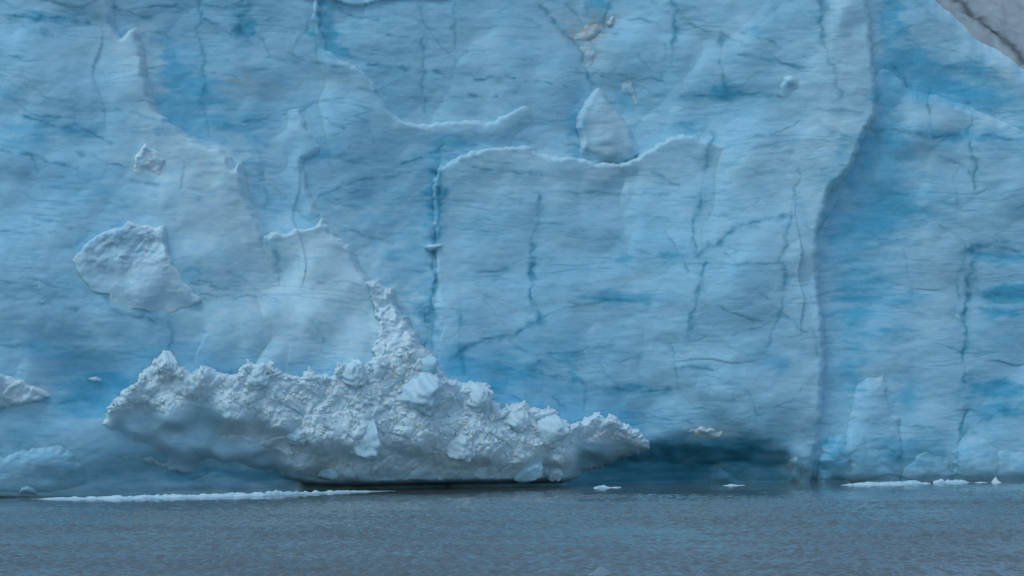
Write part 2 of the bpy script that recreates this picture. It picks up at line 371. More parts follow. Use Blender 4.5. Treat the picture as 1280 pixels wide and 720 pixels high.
def tag(o, label=None, cat=None, group=None, kind=None):
    if label: o['label'] = label
    if cat: o['category'] = cat
    if group: o['group'] = group
    if kind: o['kind'] = kind
    return o


def srgb(r, g, b):
    f = lambda c: (c / 12.92 if c <= .04045 else ((c + .055) / 1.055) ** 2.4)
    return (f(r / 255), f(g / 255), f(b / 255), 1)


# ------------------------------------------------------------------ materials
def new_mat(name):
    m = bpy.data.materials.new(name); m.use_nodes = True
    nt = m.node_tree; nt.nodes.clear()
    out = nt.nodes.new('ShaderNodeOutputMaterial'); bs = nt.nodes.new('ShaderNodeBsdfPrincipled')
    nt.links.new(bs.outputs[0], out.inputs[0])
    return m, nt, bs


def mixc(nt, fac, a, b):
    n = nt.nodes.new('ShaderNodeMix'); n.data_type = 'RGBA'
    for s, v in ((n.inputs[0], fac), (n.inputs[6], a), (n.inputs[7], b)):
        if isinstance(v, (tuple, float, int)): s.default_value = v
        else: nt.links.new(v, s)
    return n.outputs[2]


def math_n(nt, op, a, b=0.0, clamp=False):
    n = nt.nodes.new('ShaderNodeMath'); n.operation = op; n.use_clamp = clamp
    for s, v in ((n.inputs[0], a), (n.inputs[1], b)):
        if isinstance(v, (float, int)): s.default_value = v
        else: nt.links.new(v, s)
    return n.outputs[0]


def noise_n(nt, scale, detail=4, vec_scale=(1, 1, 1), rough=.55):
    tc = nt.nodes.new('ShaderNodeTexCoord'); mp = nt.nodes.new('ShaderNodeMapping')
    mp.inputs['Scale'].default_value = vec_scale
    nt.links.new(tc.outputs['Object'], mp.inputs[0])
    n = nt.nodes.new('ShaderNodeTexNoise'); n.inputs['Scale'].default_value = scale
    n.inputs['Detail'].default_value = detail; n.inputs['Roughness'].default_value = rough
    nt.links.new(mp.outputs[0], n.inputs['Vector'])
    return n.outputs['Fac']


ICE = (.315, .65, .83, 1)
CLEARC = (.08, .475, .71, 1)
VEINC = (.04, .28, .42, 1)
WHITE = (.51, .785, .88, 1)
DIRTC = (.42, .40, .36, 1)


def ice_material(name, bump=.10, sss=.45, white=None):
    white = white or WHITE
    m, nt, bs = new_mat(name)
    def at(n):
        a = nt.nodes.new('ShaderNodeAttribute'); a.attribute_name = n
        return a.outputs['Fac']
    fr, cl, di = at('frost'), at('clear'), at('dirt')
    n1 = noise_n(nt, .9, 6, (.35, .35, 1.9))          # drawn-out bedding grain
    n2 = noise_n(nt, 2.6, 5)
    cl2 = math_n(nt, 'ADD', cl, math_n(nt, 'MULTIPLY', math_n(nt, 'SUBTRACT', n1, .5), .18), True)
    fr2 = math_n(nt, 'ADD', fr, math_n(nt, 'MULTIPLY', math_n(nt, 'SUBTRACT', n2, .5), .35), True)
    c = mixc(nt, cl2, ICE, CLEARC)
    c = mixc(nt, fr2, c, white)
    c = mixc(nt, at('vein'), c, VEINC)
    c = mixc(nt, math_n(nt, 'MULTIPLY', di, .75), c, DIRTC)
    nt.links.new(c, bs.inputs['Base Color'])
    r = math_n(nt, 'ADD', .38, math_n(nt, 'MULTIPLY', fr2, .45))
    nt.links.new(r, bs.inputs['Roughness'])
    bs.inputs['IOR'].default_value = 1.31
    bs.inputs['Specular IOR Level'].default_value = .2
    if sss:
        bs.inputs['Subsurface Weight'].default_value = sss
        bs.inputs['Subsurface Radius'].default_value = (.25, .7, 1.0)
        bs.inputs['Subsurface Scale'].default_value = .8
    n3 = noise_n(nt, 3.2, 6, (.7, .7, 1.5), .6)
    b = nt.nodes.new('ShaderNodeBump'); b.inputs['Strength'].default_value = .8; b.inputs['Distance'].default_value = bump
    nt.links.new(n3, b.inputs['Height']); nt.links.new(b.outputs[0], bs.inputs['Normal'])
    return m


M_ICE = ice_material('glacier_ice', .035)
M_SNOW = ice_material('crumbled_snow_ice', .055, .5, (.58, .81, .91, 1))

# ------------------------------------------------------------------ glacier
glacier = bpy.data.objects.new('glacier', None); COL.objects.link(glacier)
glacier.location = (0, 0, 0)
tag(glacier, 'towering pale blue glacier cliff with dark blue cracks rising straight from the grey water', 'glacier')

_tx = np.array([-160, -100, -70, -30, 10, 40, 56, 60.0, 62.8, 66, 68, 69.8, 72.4, 77, 90, 190])
_tz = np.array([80, 78, 82, 80, 84, 78, 71, 67.0, 64.9, 62.6, 61.4, 60.2, 59.0, 57.5, 57, 60.0])


def solve_px(x, z, extra=None):
    y = Y0(x)
    for _ in range(3):
        px, py = proj(x, y, z)
        d = base_d(px, py)
        if extra is not None: d = d + extra(px, py)
        y = Y0(x) - d
    return px, py


def axis(lo, hi, flo, fhi, step, coarse):
    a = np.arange(flo, fhi + step / 2, step)
    l = np.arange(flo - coarse, lo - coarse, -coarse)[::-1]; r = np.arange(fhi + coarse, hi + coarse, coarse)
    return np.concatenate([l, a, r])


def build_wall():
    xs = axis(-150, 180, -63, 76, .125, 1.2)
    nz = 640
    v = np.linspace(0, 1, nz)
    X, V = np.meshgrid(xs, v)
    top = np.interp(X, _tx, _tz) + .5 * gn(X / 3, X * 0 + .5, 500) + .2 * gn(X / .9, X * 0 + .5, 501)
    Z = -1.5 + V * (top + 1.5)
    px, py = solve_px(X, Z)
    d0 = base_d(px, py)
    fd, st, cc = fine_d(px, py)
    D = d0 + fd
    w = np.clip((top - Z) / 3.0, 0, 1)
    D = D - 2.4 * (1 - np.sqrt(1 - (1 - w) ** 2))          # rounded crest
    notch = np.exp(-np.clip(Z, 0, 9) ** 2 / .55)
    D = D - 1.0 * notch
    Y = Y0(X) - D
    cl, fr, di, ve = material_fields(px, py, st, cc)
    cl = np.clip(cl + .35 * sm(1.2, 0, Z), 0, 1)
    # glacier surface behind the crest
    s = np.concatenate([np.linspace(.4, 6, 14), np.linspace(8, 130, 40)])
    XB = np.repeat(X[-1:], len(s), 0); S = np.repeat(s[:, None], X.shape[1], 1)
    YB = Y[-1:] + S; ZB = Z[-1:] + .02 * S + .5 * fbm(XB / 9, S / 9, 3, 510) * sm(0, 10, S) - .35 * sm(0, 4, S)
    X = np.vstack([X, XB]); Y = np.vstack([Y, YB]); Z = np.vstack([Z, ZB])
    ones = np.ones_like(XB)
    cl = np.vstack([cl, 0 * ones]); fr = np.vstack([fr, .8 * ones]); di = np.vstack([di, .2 * ones]); ve = np.vstack([ve, 0 * ones])
    return grid_mesh('ice_wall', X, Y, Z, M_ICE, dict(clear=cl, frost=fr, dirt=di, vein=ve), parent=glacier)


build_wall()


def slab(name, poly, tpts, width=8, ragged=1.5, parent=None, mat=None, step=.125, frost=0, clear=0, dirt=0,
         lump=None, edge_frost_light=.25, rel=None, lump_mask=None, power=2.0, tp=3.0, fine=1.0, sink=.7, zmin=None, hollow=None, er=None, rag2=.35, under=None):
    """a mass of ice standing proud of the cliff; tpts gives how far (m), negative where it merges with the cliff"""
    ys = [p[1] for p in poly]; xsn = [p[0] for p in poly]
    pxm = (min(xsn) + max(xsn)) / 2
    yy = 408.
    x0, _ = unproj(min(xsn) - 8, 300, Y0(np.array([-40.0 if min(xsn) < 400 else 50.]))[0])
    x0 = min(unproj(min(xsn) - 10, 300, q)[0] for q in (355., 455.)); x1 = max(unproj(max(xsn) + 10, 300, q)[0] for q in (355., 455.))
    z1 = max(unproj(600, min(ys) - 8, q)[1] for q in (355., 455.)); z0 = min(unproj(600, max(ys) + 8, q)[1] for q in (355., 455.))
    xs = np.arange(x0, x1, step); zs = np.arange(z0, z1, step)
    X, Z = np.meshgrid(xs, zs)
    T = lambda a, b: shepard(np.clip(a, -60, 1340), np.clip(b, -60, 625), tpts, tp, 6) + (0 if under is None else np.maximum(0, shepard(np.clip(a, -60, 1340), np.clip(b, -60, 625), under, 3.0, 6)))
    px, py = solve_px(X, Z, lambda a, b: np.maximum(T(a, b), 0))
    t = T(px, py)
    sd = sdf(px, py, poly)
    sd = sd + ragged * (gn(px / 11, py / 11, 601) * 1.3 + gn(px / 4.5, py / 4.5, 602) * rag2) * (1 - .85 * sm(588, 600, py))
    u = np.clip(sd / width, 0, 1)
    prof = (1 - (1 - u) ** power) ** (1 / power)
    fd, st, cc = fine_d(px, py)
    L = 0
    if lump is not None:
        amp, sc = lump
        wx = px + .25 * sc * gn(px / sc, py / sc, 610); wy = py + .25 * sc * gn(px / sc, py / sc, 611)
        L = amp * (.50 * blocky(wx, wy, sc, 620, .2) +   .22 * blocky(wx, wy, sc * .5, 621, .25) + .05 * blocky(wx, wy, sc * .25, 622, .3) + .85 * lumps(wx, wy, sc * .8, 625) + .42 * lumps(wx, wy, sc * .36, 626) + .13 * lumps(wx, wy, sc * .18, 627) + .45 * fbm(px / sc, py / sc, 4, 624)) - amp * .6
        if lump_mask is not None: L = L * lump_mask(px, py)
    if hollow is not None: t = t + hollow(px, py)
    D = base_d(px, py) + fine * fd + (t + sink + L) * prof - sink
    if fine < 1:      # merge where thin
        D = D + (1 - fine) * fd * sm(1.0, 0, t)
    D = np.where(sd < 0, base_d(px, py) + fd - sink + sd * .25, D)
    if zmin is not None: D = D - .5 * np.exp(-np.clip(Z, 0, 9) ** 2 / .4)
    Y = Y0(X) - D
    keep = (sd > -3) & (t > -1.2)
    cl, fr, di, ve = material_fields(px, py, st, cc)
    if callable(frost): frost = frost(px, py)
    ef = edge_frost_light * np.exp(-np.clip(sd, 0, 99) / (er or width * 1.1)) * (.8 + .6 * gn(px / 20, py / 20, 605))  # frosted rim, also paints the edge paler as if lit
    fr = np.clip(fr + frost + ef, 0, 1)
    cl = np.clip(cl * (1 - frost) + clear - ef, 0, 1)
    if lump is not None:
        fr = np.clip(fr + .12 * fbm(px / 14, py / 10, 3, 630), 0, 1)
    di = np.clip(di + dirt, 0, 1)
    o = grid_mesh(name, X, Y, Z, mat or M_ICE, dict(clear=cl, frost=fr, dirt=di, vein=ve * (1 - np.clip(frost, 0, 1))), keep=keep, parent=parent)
    return o


# left buttress
BT = [(150, 0, 2.2), (100, 40, 1.2), (0, 0, .4), (190, 110, 3.4), (225, 165, 4.4), (262, 185, 5.0), (300, 215, 5.6), (320, 270, 5.2), (345, 330, 4.6), (0, 120, 1.2), (0, 240, 2.4), (100, 140, 2.2), (180, 200, 4.2),
      (0, 380, 4.4), (120, 320, 4.8), (230, 260, 6.0), (250, 340, 7.4), (300, 420, 8.8), (150, 420, 6.4), (0, 460, 4.8), (100, 490, 1.6), (0, 520, 3.0), (60, 560, 2.6), (60, 610, 1.0),
      (180, 600, .4), (180, 540, 2.2), (250, 500, 5), (330, 560, 3)]
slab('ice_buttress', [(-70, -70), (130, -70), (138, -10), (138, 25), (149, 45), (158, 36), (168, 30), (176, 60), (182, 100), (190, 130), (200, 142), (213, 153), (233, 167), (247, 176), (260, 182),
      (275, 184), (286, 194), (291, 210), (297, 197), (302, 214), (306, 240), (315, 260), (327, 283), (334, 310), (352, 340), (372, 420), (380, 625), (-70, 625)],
     BT, width=7, ragged=1.6, parent=glacier, edge_frost_light=.42, er=26, zmin=1)

# lower crest in front of the buttress
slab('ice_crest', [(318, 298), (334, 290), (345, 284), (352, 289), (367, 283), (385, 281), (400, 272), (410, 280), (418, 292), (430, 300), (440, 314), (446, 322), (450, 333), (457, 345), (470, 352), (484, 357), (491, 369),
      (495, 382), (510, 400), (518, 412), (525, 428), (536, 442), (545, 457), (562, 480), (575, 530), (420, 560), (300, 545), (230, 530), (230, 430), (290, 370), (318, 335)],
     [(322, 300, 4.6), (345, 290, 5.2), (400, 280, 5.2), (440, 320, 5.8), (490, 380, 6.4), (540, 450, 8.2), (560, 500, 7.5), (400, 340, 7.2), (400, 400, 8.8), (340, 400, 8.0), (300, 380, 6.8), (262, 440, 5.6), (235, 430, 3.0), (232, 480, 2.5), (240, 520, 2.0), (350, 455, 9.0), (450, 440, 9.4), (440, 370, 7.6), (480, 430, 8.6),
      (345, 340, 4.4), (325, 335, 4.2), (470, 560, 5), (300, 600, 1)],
     width=8, ragged=2.2, parent=glacier, edge_frost_light=.4, er=24)
# crumbly outer rim of that crest
slab('snow_rim', [(452, 345), (470, 350), (486, 357), (493, 380), (510, 399), (526, 428), (545, 456), (560, 478), (520, 490), (480, 465), (462, 440), (470, 405), (460, 375)],
     [(480, 365, 7.6), (500, 400, 9.0), (530, 440, 9.8), (545, 470, 9.8), (475, 420, 9.2), (500, 440, 10.0), (466, 375, 7.3), (500, 470, 10)], width=8, ragged=3, parent=glacier, mat=M_SNOW, frost=.5, lump=(.8, 16), rag2=.7)

# the central panel ending in the tall right-hand edge
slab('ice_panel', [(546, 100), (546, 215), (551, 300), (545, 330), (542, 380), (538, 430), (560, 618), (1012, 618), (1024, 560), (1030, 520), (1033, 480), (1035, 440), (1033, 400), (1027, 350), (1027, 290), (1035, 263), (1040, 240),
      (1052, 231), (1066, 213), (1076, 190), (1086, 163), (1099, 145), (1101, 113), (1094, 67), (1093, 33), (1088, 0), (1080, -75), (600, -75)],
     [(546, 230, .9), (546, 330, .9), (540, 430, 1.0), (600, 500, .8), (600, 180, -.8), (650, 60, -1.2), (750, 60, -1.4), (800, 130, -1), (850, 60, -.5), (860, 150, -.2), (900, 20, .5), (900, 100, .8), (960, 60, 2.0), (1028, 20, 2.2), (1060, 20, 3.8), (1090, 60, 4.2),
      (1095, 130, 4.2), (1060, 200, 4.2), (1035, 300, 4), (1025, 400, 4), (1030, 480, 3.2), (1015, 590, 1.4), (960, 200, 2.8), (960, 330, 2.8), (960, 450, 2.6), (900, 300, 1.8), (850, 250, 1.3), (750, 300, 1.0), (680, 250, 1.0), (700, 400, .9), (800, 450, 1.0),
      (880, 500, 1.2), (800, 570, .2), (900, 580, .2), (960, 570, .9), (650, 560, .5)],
     width=11, ragged=1.3, parent=glacier, edge_frost_light=.14, er=26, zmin=1)

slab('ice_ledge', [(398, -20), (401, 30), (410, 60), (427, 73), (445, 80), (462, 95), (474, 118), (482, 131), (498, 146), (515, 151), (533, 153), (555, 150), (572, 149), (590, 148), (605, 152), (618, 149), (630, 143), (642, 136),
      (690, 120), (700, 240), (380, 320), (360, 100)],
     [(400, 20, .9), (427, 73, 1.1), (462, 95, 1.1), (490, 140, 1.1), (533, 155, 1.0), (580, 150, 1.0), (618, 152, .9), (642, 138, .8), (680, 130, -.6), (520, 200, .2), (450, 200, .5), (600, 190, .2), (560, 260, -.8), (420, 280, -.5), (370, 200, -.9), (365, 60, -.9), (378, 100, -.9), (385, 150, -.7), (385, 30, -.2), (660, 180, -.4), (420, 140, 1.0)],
     width=7, ragged=1.8, parent=glacier, edge_frost_light=.35, er=16)

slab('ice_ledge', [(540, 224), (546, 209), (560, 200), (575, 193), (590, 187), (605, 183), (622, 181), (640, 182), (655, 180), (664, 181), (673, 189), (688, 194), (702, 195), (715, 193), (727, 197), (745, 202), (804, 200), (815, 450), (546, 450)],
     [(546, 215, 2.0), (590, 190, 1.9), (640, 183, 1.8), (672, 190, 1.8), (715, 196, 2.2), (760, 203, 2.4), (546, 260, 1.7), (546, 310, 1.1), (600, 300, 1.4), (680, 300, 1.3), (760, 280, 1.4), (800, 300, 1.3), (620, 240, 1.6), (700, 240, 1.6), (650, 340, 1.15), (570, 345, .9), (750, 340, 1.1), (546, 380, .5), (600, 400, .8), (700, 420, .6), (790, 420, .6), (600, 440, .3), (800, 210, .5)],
     width=7, ragged=1.8, parent=glacier, edge_frost_light=.35, er=18)

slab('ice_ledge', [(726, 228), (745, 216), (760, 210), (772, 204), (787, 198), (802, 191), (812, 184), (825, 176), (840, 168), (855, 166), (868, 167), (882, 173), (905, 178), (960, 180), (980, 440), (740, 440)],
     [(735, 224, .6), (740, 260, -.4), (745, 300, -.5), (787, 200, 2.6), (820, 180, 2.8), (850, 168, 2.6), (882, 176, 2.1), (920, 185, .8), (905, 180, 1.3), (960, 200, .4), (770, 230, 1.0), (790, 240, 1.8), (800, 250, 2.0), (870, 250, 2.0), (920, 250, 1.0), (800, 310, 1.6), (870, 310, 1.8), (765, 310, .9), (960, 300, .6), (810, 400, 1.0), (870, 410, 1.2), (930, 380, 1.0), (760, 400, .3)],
     width=7, ragged=1.6, parent=glacier, edge_frost_light=.3, er=16)

slab('ice_pinnacle', [(749, 106), (754, 112), (759, 120), (767, 131), (774, 138), (780, 147), (787, 154), (791, 162), (793, 172), (797, 182), (806, 193), (790, 202), (760, 212), (735, 212), (725, 204), (723, 192), (725, 176), (720, 160), (720, 147), (724, 137), (731, 127), (737, 116), (743, 110)],
     [(750, 110, 1.6), (757, 140, 2.8), (757, 170, 2.9), (725, 175, 2.0), (795, 180, 2.2), (760, 190, 2.2), (760, 208, .3), (730, 205, .3), (803, 194, .8)], width=9, ragged=.9, parent=glacier, frost=.12, dirt=.0, edge_frost_light=.3)

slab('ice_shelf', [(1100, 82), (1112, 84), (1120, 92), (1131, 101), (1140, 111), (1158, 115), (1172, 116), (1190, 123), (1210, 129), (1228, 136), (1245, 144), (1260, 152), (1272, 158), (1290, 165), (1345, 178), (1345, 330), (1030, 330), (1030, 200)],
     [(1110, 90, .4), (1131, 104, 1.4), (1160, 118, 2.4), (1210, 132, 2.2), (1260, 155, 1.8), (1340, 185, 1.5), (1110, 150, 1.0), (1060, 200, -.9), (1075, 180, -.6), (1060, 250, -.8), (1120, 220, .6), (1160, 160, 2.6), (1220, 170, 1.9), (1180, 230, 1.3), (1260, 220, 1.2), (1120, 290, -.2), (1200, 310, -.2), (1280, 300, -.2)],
     width=14, ragged=1.6, parent=glacier, edge_frost_light=.22, er=16)

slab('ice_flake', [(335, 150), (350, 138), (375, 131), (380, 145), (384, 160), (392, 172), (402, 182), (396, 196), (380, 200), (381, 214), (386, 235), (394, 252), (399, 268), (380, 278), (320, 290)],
     [(376, 135, .7), (384, 160, .9), (398, 182, .6), (382, 200, .9), (386, 235, 1.0), (396, 262, .9), (350, 200, -.2), (345, 150, -.5), (340, 260, -.3), (365, 280, -.5), (360, 180, .2)], width=9, ragged=1.5, parent=glacier, edge_frost_light=.35, er=10)
slab('ice_knob', [(962, 160), (966, 112), (970, 101), (978, 92), (990, 87), (1002, 91), (1009, 100), (1012, 112), (1018, 160)], [(990, 97, 3.0), (990, 118, 2.2), (970, 108, 2.2), (1008, 108, 2.4), (990, 150, 1.2), (965, 140, 1.2), (1015, 140, 1.2)], width=14, ragged=2.5, parent=glacier, frost=.0, edge_frost_light=.2, er=12)
# earth-stained lumps wedged in the crack at the top
slab('dirty_lump', [(708, 52), (716, 38), (730, 32), (742, 26), (752, 28), (757, 38), (751, 50), (738, 54), (722, 56)], [(735, 40, .45), (722, 54, 0), (750, 50, 0)], width=16, ragged=2.5, parent=glacier, frost=.12, dirt=.15, lump=(.2, 12))['label'] = 'earth stained lump wedged in the crack'
slab('dirty_lump', [(722, 56), (740, 55), (747, 64), (748, 80), (738, 90), (728, 80)], [(735, 66, .45), (735, 88, -.1)], width=16, ragged=2.5, parent=glacier, frost=.15, dirt=.05, lump=(.2, 12))
slab('dirty_lump', [(757, 28), (764, 18), (770, 20), (768, 30), (760, 36)], [(764, 26, .6)], width=5, ragged=1, parent=glacier, frost=.3, dirt=.2)
slab('dirty_lump', [(768, 102), (780, 94), (792, 99), (797, 112), (802, 128), (800, 146), (792, 142), (788, 124), (774, 118)], [(785, 112, .35), (800, 145, -.1), (776, 104, .1)], width=14, ragged=2.5, parent=glacier, frost=.15, dirt=.05, lump=(.2, 14))

# bulges along the foot on the right
for i, (poly, tt, fr_) in enumerate([
    ([(1062, 525), (1070, 480), (1085, 468), (1096, 470), (1108, 460), (1111, 480), (1110, 500), (1126, 524), (1130, 575), (1050, 575)], 1.5, .0),
    ([(978, 610), (980, 575), (990, 562), (1003, 560), (1009, 575), (1008, 612)], 3.0, .15),
    ([(1022, 612), (1024, 570), (1035, 545), (1052, 538), (1066, 560), (1070, 612)], 1.6, .0),
    ([(1072, 612), (1068, 570), (1078, 540), (1092, 528), (1108, 545), (1114, 575), (1112, 612)], 1.8, .02),
    ([(1140, 612), (1146, 585), (1160, 572), (1175, 580), (1182, 596), (1182, 612)], 2.0, .12),
    ([(1205, 612), (1204, 575), (1215, 548), (1232, 560), (1245, 585), (1246, 612)], 1.8, .15),
    ([(1248, 612), (1250, 590), (1262, 570), (1285, 575), (1320, 580), (1320, 612)], 1.8, .12),
    ([(880, 610), (884, 590), (900, 582), (915, 592), (935, 600), (940, 610)], 1.6, .1),
    ([(118, 612), (110, 580), (100, 560), (80, 545), (40, 548), (0, 560), (-60, 560), (-60, 625), (60, 622)], 1.0, .03),
    ([(14, 622), (20, 604), (34, 600), (46, 606), (48, 622)], 2.2, .4)]):
    cx_ = sum(p[0] for p in poly) / len(poly)
    if i in (3, 4, 5, 6): poly = [(cx_ + (a - cx_) * 1.7, b - (612 - b) * .25) for a, b in poly]; tt *= .6; fr_ *= .6
    cy_ = sum(p[1] for p in poly) / len(poly)
    slab('ice_bulge', poly, [(cx_, cy_, tt * .75), (cx_, min(p[1] for p in poly), tt * .3)], width=26, ragged=1.5 if not i else 3, parent=glacier, frost=fr_ * .7, edge_frost_light=.04, lump=(.12, 34) if i else None, zmin=1, sink=.4, under=BT if cx_ < 300 else None)

# ------------------------------------------------------------------ snow and broken ice resting on the cliff
o = slab('snow_patch', [(86, 324), (92, 314), (100, 306), (112, 296), (123, 289), (137, 284), (150, 280), (157, 274), (167, 274), (175, 279), (187, 277), (196, 281), (207, 281), (209, 295), (211, 308), (214, 322), (224, 336), (233, 351), (243, 362), (254, 373), (250, 382),
      (234, 389), (213, 396), (200, 392), (187, 394), (172, 391), (160, 391), (148, 390), (140, 386), (132, 373), (121, 372), (110, 367), (102, 356), (95, 346)],
     [(90, 325, .1), (120, 300, .7), (160, 282, 1.2), (205, 285, 1.6), (212, 320, 1.8), (245, 370, 1.0), (150, 330, 1.2), (180, 360, 1.4), (120, 350, .3), (150, 388, -.15), (105, 362, -.1), (200, 393, -.1), (235, 390, 0), (180, 310, .7)], under=BT,
     width=6, ragged=1.8, mat=M_SNOW, frost=.36, lump=(.5, 22), lump_mask=lambda a, b: .25 + .75 * sm(345, 320, b) * sm(90, 130, a))
tag(o, 'jagged white snow patch stuck on the left cliff above the snow heap', 'snow patch')
o = slab('snow_patch', [(162, 198), (168, 186), (173, 177), (180, 171), (188, 177), (196, 182), (204, 190), (210, 200), (208, 225), (155, 225)], [(182, 178, 1.3), (168, 196, .6), (200, 196, .7), (185, 200, .5), (185, 215, -.3), (160, 212, -.3), (208, 212, -.3)], under=BT, width=10, ragged=3, mat=M_SNOW, frost=.2, lump=(.3, 12))
tag(o, 'small white snow dab on the upper left ridge of the cliff', 'snow patch')
o = slab('snow_bank', [(-66, 458), (0, 465), (16, 469), (34, 477), (52, 485), (64, 491), (66, 497), (50, 503), (20, 511), (-66, 520)], [(0, 470, 1.0), (40, 485, 1.0), (0, 500, 1.2), (60, 494, .4), (0, 518, 0)], under=BT, width=7, ragged=2.2, mat=M_SNOW, frost=.45, lump=(.6, 20))
tag(o, 'pale snow bank at the left edge, low on the cliff', 'snow bank')
o = slab('snow_clump', [(107, 474), (112, 468), (120, 470), (128, 473), (126, 479), (114, 479)], [(117, 474, .9)], under=BT, width=4, ragged=1.5, mat=M_SNOW, frost=.75, lump=(.3, 9))
tag(o, 'tiny white snow clump in the dark blue hollow left of the big heap', 'snow clump')
o = slab('snow_clump', [(530, 308), (536, 304), (546, 303), (554, 305), (552, 310), (538, 312)], [(542, 307, 1.7)], width=4, ragged=1.2, mat=M_SNOW, frost=.5, lump=(.2, 8))
tag(o, 'small snow clump bridging the long vertical crack in the middle of the cliff', 'snow clump')
o = slab('snow_clump', [(848, 540), (862, 530), (884, 533), (904, 530), (912, 540), (898, 550), (880, 554), (860, 550)], [(880, 534, 1.4), (855, 540, .6), (908, 540, .6), (880, 552, .3)], width=8, ragged=2.2, mat=M_SNOW, frost=.35, dirt=.12, lump=(.35, 12))
tag(o, 'ragged white snow clump above the dark blue undercut, right of the big heap', 'snow clump')

HT = [(150, 500, 6.8), (170, 478, 7.4), (200, 450, 8.4), (250, 470, 9.8), (330, 455, 10.4), (380, 465, 10.6), (430, 455, 10.8), (500, 430, 10.6), (545, 465, 10), (600, 490, 8.2), (650, 510, 7.8), (700, 530, 7.2), (750, 522, 4.6), (800, 545, 4.0), (822, 560, 3.0),
      (220, 520, 8.4), (290, 510, 10.4), (350, 520, 11.2), (400, 540, 11.6), (450, 540, 11.8), (520, 540, 11.6), (600, 560, 10.4), (660, 560, 9.0), (700, 570, 7.4), (740, 560, 4.2), (780, 570, 2.5), (740, 580, 2.0),
      (440, 595, 7.6), (520, 598, 7.8), (600, 598, 7.6), (690, 596, 5.5), (440, 606, 4.8), (520, 606, 5.4), (600, 606, 5.4), (690, 604, 3.6), (370, 575, 7.4), (320, 560, 6.6), (400, 603, 4.2), (330, 598, .2), (260, 590, .4), (200, 578, .6), (150, 552, 1.2), (120, 526, 2.0), (295, 598, .1), (175, 568, .8),
      (250, 548, 5.6), (280, 560, 4.8), (330, 575, 4.4), (220, 548, 4.8), (170, 530, 4.4), (740, 596, -.5), (780, 582, -.3), (826, 566, -.2)]
HT = [(a, b, c * (.97 if c > 0 else 1)) for a, b, c in HT]
HEAP = [(124, 528), (130, 512), (140, 500), (150, 488), (158, 482), (166, 476), (168, 464), (178, 460), (186, 450), (196, 446), (201, 438), (210, 436), (216, 446), (221, 456), (236, 463), (252, 456), (270, 460), (286, 466), (298, 456), (312, 450), (322, 453), (333, 447), (347, 458), (362, 461), (372, 468),
        (385, 456), (398, 464), (412, 466), (424, 452), (440, 447), (455, 449), (468, 444), (480, 440), (490, 430), (512, 420), (528, 432), (542, 446), (548, 462), (560, 474), (574, 476), (588, 476), (600, 478), (612, 482), (618, 498), (628, 510), (642, 503), (656, 502), (672, 512), (684, 509), (694, 512),
        (704, 522), (714, 532), (724, 527), (735, 519), (746, 514), (756, 520), (768, 516), (776, 526), (790, 534), (802, 541), (811, 551), (812, 562), (796, 570), (770, 578), (735, 594), (705, 604), (640, 605), (560, 606), (500, 607), (440, 609), (400, 608), (360, 602), (320, 604), (260, 600), (200, 588), (145, 562)]


def heap_mask(a, b):
    lowleft = sm(0, 26, sdf(a, b, [(120, 520), (175, 500), (235, 500), (262, 478), (298, 512), (290, 535), (320, 540), (350, 556), (385, 578), (430, 601), (440, 612), (100, 612), (105, 530)]))
    right = sm(0, 14, sdf(a, b, [(720, 545), (790, 545), (830, 560), (830, 612), (700, 612)]))
    return (1 - .86 * np.maximum(lowleft, right)) * (.35 + .65 * sm(606, 580, b))


heap = slab('snow_heap', HEAP, HT, width=8, ragged=2.6, mat=M_SNOW, frost=lambda a, b: .22 + .70 * heap_mask(a, b), lump=(.95, 34), rag2=.8, lump_mask=heap_mask, fine=.25, step=.105, tp=3.4)
tag(heap, 'long white heap of crumbled snow overhanging the water at the cliff foot', 'snow heap')

# ------------------------------------------------------------------ separate ice blocks in the heap, floes, shards
def depth_at(px, py, T, extra=0):
    """y of the heap surface at a pixel"""
    a = np.array([float(px)]); b = np.array([float(py)])
    y = 400.
    for _ in range(6):
        x, _z = unproj(a, b, y)
        y = float((Y0(x) - base_d(a, b) - shepard(a, b, T, 3.0, 6))[0])
    return y - extra


def blob_mesh(name, mat, size, seed, cuts=10, n=40, rough=.05, frost=.8, clear=.1, dirt=0., cutmin=.72):
    """lump of ice: a sphere shaved by random planes and roughened"""
    r = np.random.default_rng(seed)
    th = np.linspace(0, np.pi, n); ph = np.linspace(0, 2 * np.pi, 2 * n)
    TH, PH = np.meshgrid(th, ph, indexing='ij')
    P = np.stack([np.sin(TH) * np.cos(PH), np.sin(TH) * np.sin(PH), np.cos(TH)], -1)
    for _ in range(cuts):
        nrm = r.normal(size=3); nrm /= np.linalg.norm(nrm)
        h = r.uniform(cutmin, .95)
        dd = P @ nrm - h
        P = P - np.where(dd > 0, dd * .92, 0)[..., None] * nrm
    q = P * 3 + seed
    nz = fbm(q[..., 0] + q[..., 2] * .7, q[..., 1] - q[..., 2] * .6, 4, 700 + seed % 50)
    P = P * (1 + rough * nz)[..., None]
    P[:, -1] = P[:, 0]; P[0] = P[0, 0]; P[-1] = P[-1, 0]
    S = np.array(size)
    P = P * S
    one = np.ones(TH.shape)
    o = grid_mesh(name, P[..., 0], P[..., 1], P[..., 2], mat, dict(frost=np.clip(one * frost + .2 * nz, 0, 1), clear=np.clip(one * clear - .1 * nz, 0, 1), dirt=one * dirt), flip=True)
    return o


